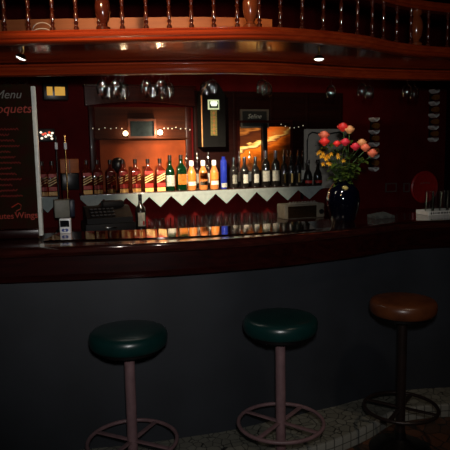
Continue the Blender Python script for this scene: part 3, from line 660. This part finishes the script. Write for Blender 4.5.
# liqueur bottle on the back counter
t = thing('liquor_bottle', 'dark bottle with white label and red patch below the shelf', 'bottle', bcp(141, .3), RZ)
obj('body', mk(lathe, [(0, 0), (.037, 0), (.04, .006), (.04, .15), (.034, .175), (.017, .198), (.014, .21), (.014, .25), (0, .25)], 28), DKGLASS, t)
obj('cap', mk(lathe, [(0, .245), (.0155, .245), (.0155, .275), (0, .276)], 18), CHROME, t)
obj('label', label_band(.0402, .04, .14, a0=-PI*.72, a1=-PI*.28), PALE, t); obj('red_patch', label_band(.0406, .045, .078, a0=-PI*.44, a1=-PI*.33), REDL, t)
# radio
e, wd, ht = wrect(285, 206, 325, 223, .2); p = Vector((e.x, e.y, BCZ)); t = thing('radio', 'cream radio with dark front window and round knob under the shelf', 'radio', p, RZ)
hh = .125
obj('case', mk(box, (wd, .16, hh), (0, .08, hh/2), None, .012), mat('aged_cream', (.17, .155, .12), .45), t)
obj('window', mk(box, (wd*.70, .012, hh*.80), (-wd*.07, -.003, hh*.47), None, .003), mat('smoked_window', (.018, .011, .006), .12), t)
obj('knob', mk(lathe, [(0, 0), (.022, 0), (.02, .012), (0, .014)], 20, (wd*.41, -.001, hh*.42), Matrix.Rotation(PI/2, 3, 'X')), BLACK, t)
bm = B()
for i in range(9): tube(bm, [(-wd*.34+i*wd*.075+.009*math.cos(a), 0.02, hh+.010+.009*math.sin(a)) for a in lin(.4, 5.6, 8)], .0028, 5)
tube(bm, [(-wd*.38, .02, hh+.002), (wd*.34, .02, hh+.002)], .0035, 5)
obj('top_script', bm, mat('pale_metal', (.5, .48, .42), .4, .3), t)
# glasses
def tumbler(bm, r0, r1, h):
    lathe(bm, [(0, .003), (r0*.9, .003), (r0, .0), (r0+.001, .002), (r1, h), (r1-.002, h), (r0-.002, .008), (0, .008)], 20)
g0 = None
GL = [(152, .34, 'first of three beside the white label bottle'), (160, .34, 'second of three beside the white label bottle'), (167.5, .34, 'third of three beside the white label bottle')]
random.seed(11)
row = 'clear tumbler in the crowd of glasses below the shelf'
pos = [(x, .34, None) for x in (178, 186, 194, 202, 210, 218, 226, 234, 242, 250, 258, 266, 274)] + [(x, .25, None) for x in (182, 191, 200, 209, 218.5, 228, 237, 247, 256, 265)]
for px, off, l in GL+pos:
    lab = ('clear tumbler on back counter, '+l) if l else row
    if g0 is None: g0 = tag(obj('tumbler', mk(tumbler, .026, .031, .09), GLASS, loc=bcp(px, off)), lab, 'glass', 'tumblers on the back counter'); t = g0
    else: t = g0.copy(); C.objects.link(t); t.location = bcp(px, off); t['label'] = lab
    t.scale.z = random.uniform(.9, 1.12) if not l else 1.0
# hanging wine glasses
wg = [(0, 0), (.030, .0), (.031, -.002), (.006, -.008), (.0035, -.014), (.0035, -.07), (.008, -.078), (.024, -.092), (.031, -.112), (.032, -.132), (.027, -.158), (.0262, -.158), (.031, -.132), (.030, -.112), (.023, -.094), (.0, -.082)]
h0 = None
clusters = [('above the menu board', [(7, 0), (13, 1), (20, 0), (27, 1)]), ('above the dark header left of centre', [(102, 0), (109, 1), (116, 0), (124, 1), (106, 2), (121, 2)]),
            ('over the right whisky bottles', [(146, 0), (153, 1), (161, 0), (169, 1), (150, 2), (165, 2)]), ('above the lit bar sign', [(205, 1), (212, 0)]),
            ('above the chalkboard', [(262, 0), (267, 1)]), ('above the roses', [(331, 1)]), ('right of the roses', [(362, 0), (369, 1)]), ('above the right wall rack', [(407, 0), (414, 1)])]
for where, L in clusters:
    for px, rw in L:
        p = on_curve(px, lambda x: c_low(x)+.2+.16*rw, 1.95); p.z = 2.0625
        lab = 'upside down wine glass hanging under the canopy, '+where
        if h0 is None: h0 = tag(obj('wine_glass', mk(lathe, wg, 20), GLASS, loc=p), lab, 'glass', 'wine glasses hanging '+where)
        else: q = h0.copy(); C.objects.link(q); q.location = p; q['label'] = lab; q['group'] = 'wine glasses hanging '+where

# ================================================================ left side: menu board, poles, lantern
zb = 1.1402
pr = on_curve(40, lambda x: c_back(x)-.16, zb); pL = XL+.15
mb = thing('menu_board', 'dark menu screen with red lettering and pale edge at left end of bar', 'menu board', (pr.x, pr.y, zb), .08)
bwid, bht = .74, .80
MIRR = mat('smoked_mirror', (.030, .0035, .003), .25, .0, scale=9, col2=(.014, .013, .004), spec=.15)
obj('panel', mk(box, (bwid, .012, bht-.05), (-bwid/2-.0, 0, bht/2+.025)), MIRR, mb, False)
obj('edge_strip', mk(box, (.020, .026, bht-.02), (.010, -.002, bht/2), None, .003), mat('pale_edge', (.85, .85, .76), .35), mb)
obj('base_rail', mk(box, (bwid, .05, .045), (-bwid/2, 0, .0225), None, .004), APRON, mb)
RTXT = mat('red_lettering', (.40, .035, .018), .5)
def lett(txt, size, x, z, sh=.0, m=RTXT):
    bm = text_bm(txt, size, .0006, sh); bmesh.ops.translate(bm, verts=bm.verts, vec=(x, -.0075, z)); obj('lettering', bm, m, mb, False)
lett('oquets', .066, -.095, bht*.845, .25); lett('Menu', .06, -.12, bht*.935, .3, mat('silver_lettering', (.25, .24, .22), .4, .4))
lett('utes', .045, -.165, .118, 0); lett('Wings', .047, -.062, .12, 0)
bm = B(); tube(bm, [(-.135, -.008, .165), (-.10, -.008, .185), (-.085, -.008, .175), (-.09, -.008, .155), (-.112, -.008, .145), (-.115, -.008, .125)], .003, 5); obj('flourish', bm, RTXT, mb)
random.seed(5); PRN = mat('dull_red_print', (.20, .016, .012), .6)
for r_ in range(13):
    x0, x1 = -.195+random.uniform(0, .012), -.075-.025*(r_ % 3); z = .225+r_*.029
    bm = B(); tube(bm, [(x, -.0075, z+.004*math.sin(x*420+r_)+random.uniform(-.002, .002)) for x in lin(x0, x1, 40)], .0026, 5); obj('text_line', bm, PRN, mb)
def cluster(label, off, pts, px0):
    o = bw(px0[0], px0[1], off); t = thing('pea_light', label, 'lights', o, RZ, 'clusters of pea lights')
    obj('backing', mk(box, (.12, .01, .1), (0, .01, 0), None, .004), BLACK, t)
    for i, (x, y, c_) in enumerate(pts):
        m = (mat('red_pea', (1, .1, .05), .4, emit=(1, .12, .06), estr=.9), mat('white_pea', (1, .9, .7), .4, emit=(1, .85, .65), estr=1.5))[c_]
        obj('bulb', mk(lathe, [(0, -.009), (.009, -.004), (.009, .004), (0, .009)], 8, (x, -.005, y)), m, t)
cluster('cluster of tiny red and white lights beside the poles', WALL+.05, [(-.045, .02, 1), (-.03, .005, 0), (-.04, -.025, 1), (-.012, .012, 0), (-.01, -.012, 1), (.01, .0, 1), (.018, .02, 0), (.03, -.006, 1), (.04, .015, 1), (.035, -.028, 1)], (47, 135))
t, wd, ht = wthing('lantern', 'black wall lantern with two lit yellow panes at upper left', 'lantern', (43, 84, 68, 101), WALL+.02)
obj('housing', mk(box, (wd, .1, ht), (0, -.03, ht/2), None, .008), BLACK, t)
YEL = mat('lit_yellow_pane', (.9, .6, .1), .4, emit=(1, .50, .045), estr=.42, col2=(.8, .45, .05), scale=20)
for x, ww in ((-wd*.24, wd*.22), (wd*.16, wd*.40)): obj('pane', mk(box, (ww, .008, ht*.5), (x, -.082, ht*.52)), YEL, t, False)
for px, m, nm, l in ((58.5, BLACKM, 'pole', 'dark upright pole with small white switch, nearest the menu board'), (67.5, BRASS, 'pole', 'brass upright pole with small white switch, right of dark pole')):
    a = bw(px, 190, .02); t = thing('upright_pole', l, 'pole', (a.x, a.y, BCZ), RZ, 'poles by the lantern')
    obj('tube', mk(tube, [(0, 0, 0), (0, 0, .72)], .008 if m is BLACKM else .006, 12), m, t)
    obj('base', mk(lathe, [(0, 0), (.035, 0), (.033, .01), (.008, .018), (0, .018)], 20), m, t)
    zz = bw(px, 146, .02).z-BCZ
    obj('switch', mk(box, (.022, .02, .05), (.0, -.014, zz), None, .003), WHITE, t)
t = thing('wooden_box', 'tan wooden box on black stand between the poles and first whisky bottle', 'box', (0, 0, 0), RZ)
e, wd, ht = wrect(60.5, 159, 79, 173, WALL+.16); t.location = (e.x, e.y, BCZ); z0 = e.z-BCZ
obj('box', mk(box, (wd, .12, ht), (0, .04, z0+ht/2), None, .004), BOARD, t); zm = bw(70, 190, WALL+.16).z-BCZ
obj('stand', mk(box, (wd*.94, .13, z0-zm), (0, .04, (z0+zm)/2), None, .008), BLACK, t); obj('pedestal', mk(box, (wd*.9, .12, zm), (0, .04, zm/2)), MAROON, t, False)
obj('lid_strip', mk(box, (.006, .004, ht), (.0, -.022, z0+ht/2)), BLACK, t, False)
# pale arcs modelled in place of a reflection in the gallery back board
p = on_curve(42, lambda x: c_up(x)+.10, 2.095); t = thing('reflection_arc', 'pale double reflected hoop behind the gallery spindles at left', 'arc', p, 0)
for s, h in ((.046, .055), (.043, .028)):
    bm = B(); tube(bm, [(s*math.cos(a), .01*(h > .04), h*math.sin(a)**.7 if math.sin(a) > 0 else 0) for a in lin(0.001, PI-.001, 20)], .0022, 6); obj('wire', bm, mat('pale_reflection', (.75, .62, .5), .3, .3), t)

# ================================================================ roses in blue vase
vp = on_curve(343, lambda x: c_back(x)-.10, 1.1402)
BLUEV = mat('cobalt_glaze', (.001, .0013, .005), .06, var=.3, scale=10, coat=.8)
t = thing('vase', 'dark cobalt blue round vase with gold sun emblem holding the roses', 'vase', vp, 0)
obj('body', mk(lathe, [(0, 0), (.07, 0), (.075, .006), (.082, .04), (.098, .09), (.102, .135), (.094, .18), (.07, .215), (.055, .232), (.056, .245), (.064, .256), (.060, .256), (.051, .244), (.05, .232), (0, .2)], 40), BLUEV, t)
bm = B(); st = []
for i in range(24):
    a = 2*PI*i/24; rr = .019 if i % 2 == 0 else .008; st.append((rr*math.cos(a), rr*math.sin(a)))
prism(bm, st, -.003, .003); bmesh.ops.rotate(bm, verts=bm.verts, cent=(0, 0, 0), matrix=Matrix.Rotation(-math.radians(48), 3, 'X')); bmesh.ops.translate(bm, verts=bm.verts, vec=(-.005, -.080, .207))
obj('sun_emblem', bm, mat('gold_emblem', (.75, .6, .2), .3, .4), t, False)
STEMG = mat('stem_green', (.03, .075, .015), .5); LEAFG = mat('leaf_green', (.05, .085, .012), .45, var=.35, scale=25); LEAFY = mat('yellow_leaf', (.22, .25, .03), .5)
ROSEC = {'red': mat('red_petals', (.95, .035, .03), .5, var=.2, scale=40), 'coral': mat('coral_petals', (1., .19, .10), .5, var=.25, scale=40), 'peach': mat('peach_petals', (1., .40, .16), .5, var=.25, scale=40), 'pink': mat('dark_pink_petals', (.75, .03, .06), .5, var=.2, scale=40)}
def rose_head(bm, R, c):
    for ring, (n_, tilt, rr, hh) in enumerate(((1, 0, .25, .95), (3, .12, .42, 1.0), (4, .35, .72, .95), (5, .75, 1.0, .8))):
        for k in range(n_):
            a0 = 2*PI*k/n_ + ring*.7; span = 2*PI/n_*1.35 if n_ > 1 else 2*PI; nu, nv = 8, 5; g_ = []
            for v in range(nv+1):
                tv = v/nv; rw = []
                for u_ in range(nu+1):
                    tu = u_/nu-.5; a = a0+tu*span
                    rad = R*rr*(.42+.58*math.sin(min(1, tv*1.7)*PI/2))*(1-.12*max(0, tv-.6))*(1+tilt*.12*tv*tv)
                    z = R*hh*(tv*1.6-.8) - tilt*R*.5*tv**3 - abs(tu)**2*R*.35*tv
                    rw.append(bm.verts.new((c[0]+rad*math.cos(a), c[1]+rad*math.sin(a), c[2]+z)))
                g_.append(rw)
            for v in range(nv):
                for u_ in range(nu): bm.faces.new((g_[v][u_], g_[v][u_+1], g_[v+1][u_+1], g_[v+1][u_]))
def leaf(bm, base, d, L, wd_):
    d = Vector(d).normalized(); side = d.cross(Vector((0, 0, 1)))
    if side.length < .1: side = Vector((1, 0, 0))
    side.normalize(); up = side.cross(d); g_ = []
    for i in range(6):
        u_ = i/5; ww = wd_*math.sin(PI*min(.98, max(.03, u_)))**.8; ce = Vector(base)+d*L*u_-Vector((0, 0, 1))*L*.25*u_*u_
        g_.append([bm.verts.new(ce-side*ww+up*ww*.3), bm.verts.new(ce), bm.verts.new(ce+side*ww+up*ww*.3)])
    for a, b in zip(g_, g_[1:]):
        for k in range(2): bm.faces.new((a[k], a[k+1], b[k+1], b[k]))
random.seed(21)
ROSES = [(343, 127, 'red', 4.6, 'bright red rose at the very top of the bouquet', -.02), (349.5, 129.5, 'peach', 4.2, 'peach rose at top beside the bright red one', -.03), (324, 135, 'coral', 4.4, 'coral rose at far left above a red one', -.02),
         (324.4, 141.6, 'red', 4.3, 'red rose at far left just under a coral one', -.05), (337, 143.6, 'red', 3.2, 'small red rose bud in the middle of the bouquet', -.05), (345.3, 142, 'pink', 4, 'dark pink rose in the middle, below the topmost red', -.04),
         (355.5, 146.5, 'pink', 3.9, 'dark pink rose right of the middle', -.05), (362, 142.5, 'peach', 3.8, 'peach rose on the right above the coral one', -.02), (365.5, 147.5, 'coral', 4, 'coral rose on the right touching a peach one', -.05), (372.5, 153, 'coral', 4.3, 'coral rose hanging lowest at far right', -.04)]
neck = vp+Vector((0, 0, .245))
for i, (px, py, c_, rp_, lab, dy) in enumerate(ROSES):
    hp = aty(px, py, vp.y+dy); R = rp_*1.22/FPX*vp.y
    a = 2*PI*i/10; b0 = neck+Vector((.03*math.cos(a), .03*math.sin(a), -.02)); t = thing('rose', lab, 'flower', b0, 0, 'roses in the blue vase')
    h = hp-b0
    bm = B(); rose_head(bm, R, h); obj('bloom', bm, ROSEC[c_], t)
    tip = h-Vector((0, 0, R*.5)); mid = tip*.5+Vector((h.x*-.12, 0, .03))
    obj('stem', mk(tube, [(0, 0, -.12), (0, 0, 0), mid, tip], .0028, 6), STEMG, t)
    bm = B()
    for k in range(5): aa = 2*PI*k/5; leaf(bm, tip-Vector((0, 0, R*.25)), (math.cos(aa), math.sin(aa), .1), R*.7, R*.16)
    obj('sepals', bm, STEMG, t)
    for k in range(5):
        u_ = random.uniform(.15, .85); q = Vector((0, 0, 0)).lerp(mid, u_*2) if u_ < .5 else mid.lerp(tip, u_*2-1)
        aa = random.uniform(0, 2*PI); bm = B(); leaf(bm, q, (math.cos(aa), math.sin(aa)*.7-.2, random.uniform(-.1, .5)), random.uniform(.05, .075), random.uniform(.016, .023)); obj('leaf', bm, LEAFY if (i*5+k) % 9 == 0 else LEAFG, t)
YELP = mat('yellow_petals', (.80, .42, .03), .5, var=.3, scale=40)
for px, py, lab in ((320, 154.5, 'yellow flower spray at far left of the bouquet'), (329, 155, 'yellow flower spray right of the leftmost spray'), (327, 160.5, 'yellow flower spray lowest of the three'), (340.5, 157, 'small yellow flower spray near the bouquet middle')):
    hp = aty(px, py, vp.y-.08); b0 = neck+Vector((-.02, -.02, -.02)); t = thing('yellow_spray', lab, 'flower', b0, 0, 'yellow sprays in the blue vase'); h = hp-b0
    obj('stem', mk(tube, [(0, 0, -.1), (0, 0, 0), h*.55+Vector((0, 0, .02)), h], .0022, 6), STEMG, t)
    small = px > 338
    for k in range(3 if small else 6):
        c0 = h+Vector((random.uniform(-.024, .024), random.uniform(-.02, .01), random.uniform(-.02, .02)))
        bm = B()
        for m_ in range(6): aa = 2*PI*m_/6; leaf(bm, c0, (math.cos(aa), -.5, math.sin(aa)), .015, .0055)
        obj('floret', bm, YELP, t)
for k, (px, py) in enumerate(((332, 170), (340, 166), (350, 163), (357, 168), (363, 160), (335, 160), (346, 173), (352, 174))):
    hp = aty(px, py, vp.y-.05); b0 = neck+Vector((.01*(k % 3-1), .01*(k % 2), -.02)); t = thing('fern_sprig', 'leafy green sprig filling the rose bouquet above the vase', 'foliage', b0, 0, 'green sprigs in the blue vase'); h = hp-b0
    obj('stem', mk(tube, [(0, 0, -.08), (0, 0, 0), h], .0022, 6), STEMG, t); bm = B()
    for m_ in range(18):
        u_ = .1+.9*m_/18; aa = random.uniform(0, 2*PI); leaf(bm, h*u_, (math.cos(aa), math.sin(aa)-.2, random.uniform(-.2, .6)), random.uniform(.045, .07), random.uniform(.012, .02))
    obj('leaves', bm, LEAFG, t)

# ================================================================ right side of the wall
def wall_rack(label, x0, y0, y1, n_):
    xs_ = x0; e = bw(xs_, y1, WALL+.0); top = bw(xs_, y0, WALL); t = thing('bottle_rack', label, 'wine rack', e, RZ, 'wall bottle racks'); ht = (top-e).z
    SIL = MATS.get('brushed_steel') or mat('brushed_steel', (.9, .9, .87), .35, .2)
    for k in range(n_+1):
        bm = B(); q = .034; prism(bm, [(-q, .022), (-q*.5, .008), (0, 0), (q*.5, .008), (q, .022), (q, .040), (q*.5, .028), (0, .022), (-q*.5, .028), (-q, .040)], -.10, -.02)
        bmesh.ops.translate(bm, verts=bm.verts, vec=(-.006, 0, ht*k/n_-.03)); obj('cradle', bm, SIL, t)
    obj('wall_bar', mk(box, (.03, .02, ht+.02), (0, -.01, ht/2), None, .003), BLACKM, t)
    return t, ht, n_
AMB = mat('amber_bottle_end', (.22, .085, .016), .2, coat=.5)
def rack_bottles(t, ht, n_, where):
    for k in range(n_):
        z = ht*(k+.5)/n_-.008; x = .006
        p = Vector(t.location)+Vector(SD)*x+Vector((0, 0, z-.0))
        b_ = thing('wine_bottle', 'amber bottle lying in %s, %s from bottom' % (where, ('first', 'second', 'third', 'fourth')[k]), 'bottle', p, RZ, 'bottles in the wall racks')
        rm = Matrix.Rotation(-PI/2, 3, 'X')
        obj('body', mk(lathe, [(0, -.10), (.012, -.099), (.024, -.10), (.027, -.094), (.027, -.05), (.02, -.025), (0, -.022)], 24, (0, 0, 0), Matrix.Rotation(-PI/2, 3, 'X')), AMB, b_)
r1 = wall_rack('wavy steel bottle rack on the wall right of the roses', 370.5, 119, 168, 4); rack_bottles(*r1, 'wall rack beside the roses')
r2 = wall_rack('wavy steel bottle rack high on the wall at right', 429.5, 91, 139, 4); rack_bottles(*r2, 'wall rack high at right')
# round red plaque
c_ = bw(424, 187, WALL+.004); t = thing('round_plaque', 'round red plaque with raised rim on the wall at right', 'plaque', c_, RZ); Rr = 16.5/FPX*5.75
RX = Matrix.Rotation(PI/2, 3, 'X'); REDP = mat('red_enamel', (.40, .010, .012), .4)
obj('disc', mk(lathe, [(0, 0), (Rr, 0), (Rr, .012), (Rr*.93, .02), (Rr*.86, .014), (0, .014)], 48, (0, 0, 0), RX), REDP, t)
bm = B()
for i in range(4): box(bm, (.02, .002, .016), (-.045+i*.03, -.0155, .045-.004*abs(i-1.5)))
obj('faint_writing', bm, mat('dull_pink', (.32, .08, .07), .5), t, False)
for px, x1, lab in ((391, 396, 'square wall switch plate left of the round plaque'), (406.5, 409, 'narrow wall switch plate touching shadow of round plaque')):
    e, wd, ht = wrect(2*px-x1-1, 183, x1, 192, WALL); t = thing('switch_plate', lab, 'switch', e, RZ, 'wall switch plates')
    obj('rim', mk(frame, wd, ht, .012, .012), mat('grey_trim', (.07, .05, .045), .5), t, False); obj('plate', mk(box, (wd-.02, .008, ht-.02), (0, -.004, ht/2)), MAROON, t, False); obj('rocker', mk(box, (wd*.3, .006, ht*.4), (0, -.010, ht/2), None, .002), MAROON, t)
# dark cabinet at far right
t, wd, ht = wthing('tall_cabinet', 'tall black cabinet at the far right end of back wall', 'cabinet', (440, 60, 466, 300), WALL+.0)
t.location.z = 0; H2 = 2.2
obj('body', mk(box, (wd, .25, H2), (0, -.125, H2/2), None, .006), BLACKM, t); obj('door', mk(box, (wd*.92, .02, H2*.9), (0, -.255, H2*.52), None, .004), BLACK, t); obj('handle', mk(tube, [(-wd*.38, -.29, 1.5), (-wd*.38, -.29, 1.68)], .008, 10), CHROME, t)
# tray with glasses on the bar
pa = atz(440, 213.5, 1.1402); t = thing('bar_tray', 'white rimmed bar tray with dark print holding four glasses', 'tray', pa, .28)
MATW = mat('white_tray', (.70, .68, .62), .5)
obj('base', mk(box, (.27, .13, .008), (0, 0, .004), None, .002), MATW, t)
bm = B(); frame_h = .026
box(bm, (.27, .006, frame_h), (0, -.065, frame_h/2)); box(bm, (.27, .006, frame_h), (0, .065, frame_h/2)); box(bm, (.006, .13, frame_h), (-.135, 0, frame_h/2)); box(bm, (.006, .13, frame_h), (.135, 0, frame_h/2)); obj('rim', bm, MATW, t, False)
bm = B(); random.seed(8); x = -.12
while x < .11:
    l_ = random.uniform(.008, .02); box(bm, (l_, .001, random.uniform(.008, .014)), (x+l_/2, -.0686, .013)); x += l_+.007
obj('dark_print', bm, mat('tray_print', (.03, .022, .02), .5), t, False)
tall = lambda bm: lathe(bm, [(0, .13), (.024, .13), (.0285, .0), (.030, .0), (.026, .139), (.022, .143), (0, .143)], 20)
g0 = None
for i, x in enumerate((-.085, -.03, .028, .085)):
    off = Matrix.Rotation(.28, 3, 'Z') @ Vector((x, .01*(i % 2)-.005, .0085)); lab = 'upside down clear glass on the white tray, %s from the left' % ('first', 'second', 'third', 'fourth')[i]
    if g0 is None: g0 = tag(obj('drinking_glass', mk(tall), GLASS, loc=pa+off), lab, 'glass', 'glasses on the bar tray')
    else: q = g0.copy(); C.objects.link(q); q.location = pa+off; q['label'] = lab
# folded grey cloth
p = on_curve(381, lambda x: c_back(x)-.12, 1.1402); bm = B()
N = 14; g_ = [[bm.verts.new((-.07+.14*i/N, -.05+.1*j/N, .010+.010*math.sin(i*1.1+j*.5)+.02*math.sin(PI*i/N)*math.sin(PI*j/N))) for j in range(N+1)] for i in range(N+1)]
for i in range(N):
    for j in range(N): bm.faces.new((g_[i][j], g_[i+1][j], g_[i+1][j+1], g_[i][j+1]))
r_ = bmesh.ops.extrude_face_region(bm, geom=bm.faces[:])
for v in [v for v in r_['geom'] if isinstance(v, bmesh.types.BMVert)]: v.co.z = .0
tag(obj('bar_cloth', bm, mat('grey_cloth', (.022, .024, .022), .9), loc=p, rz=.3), 'crumpled grey bar cloth lying on the bar right of vase', 'cloth')
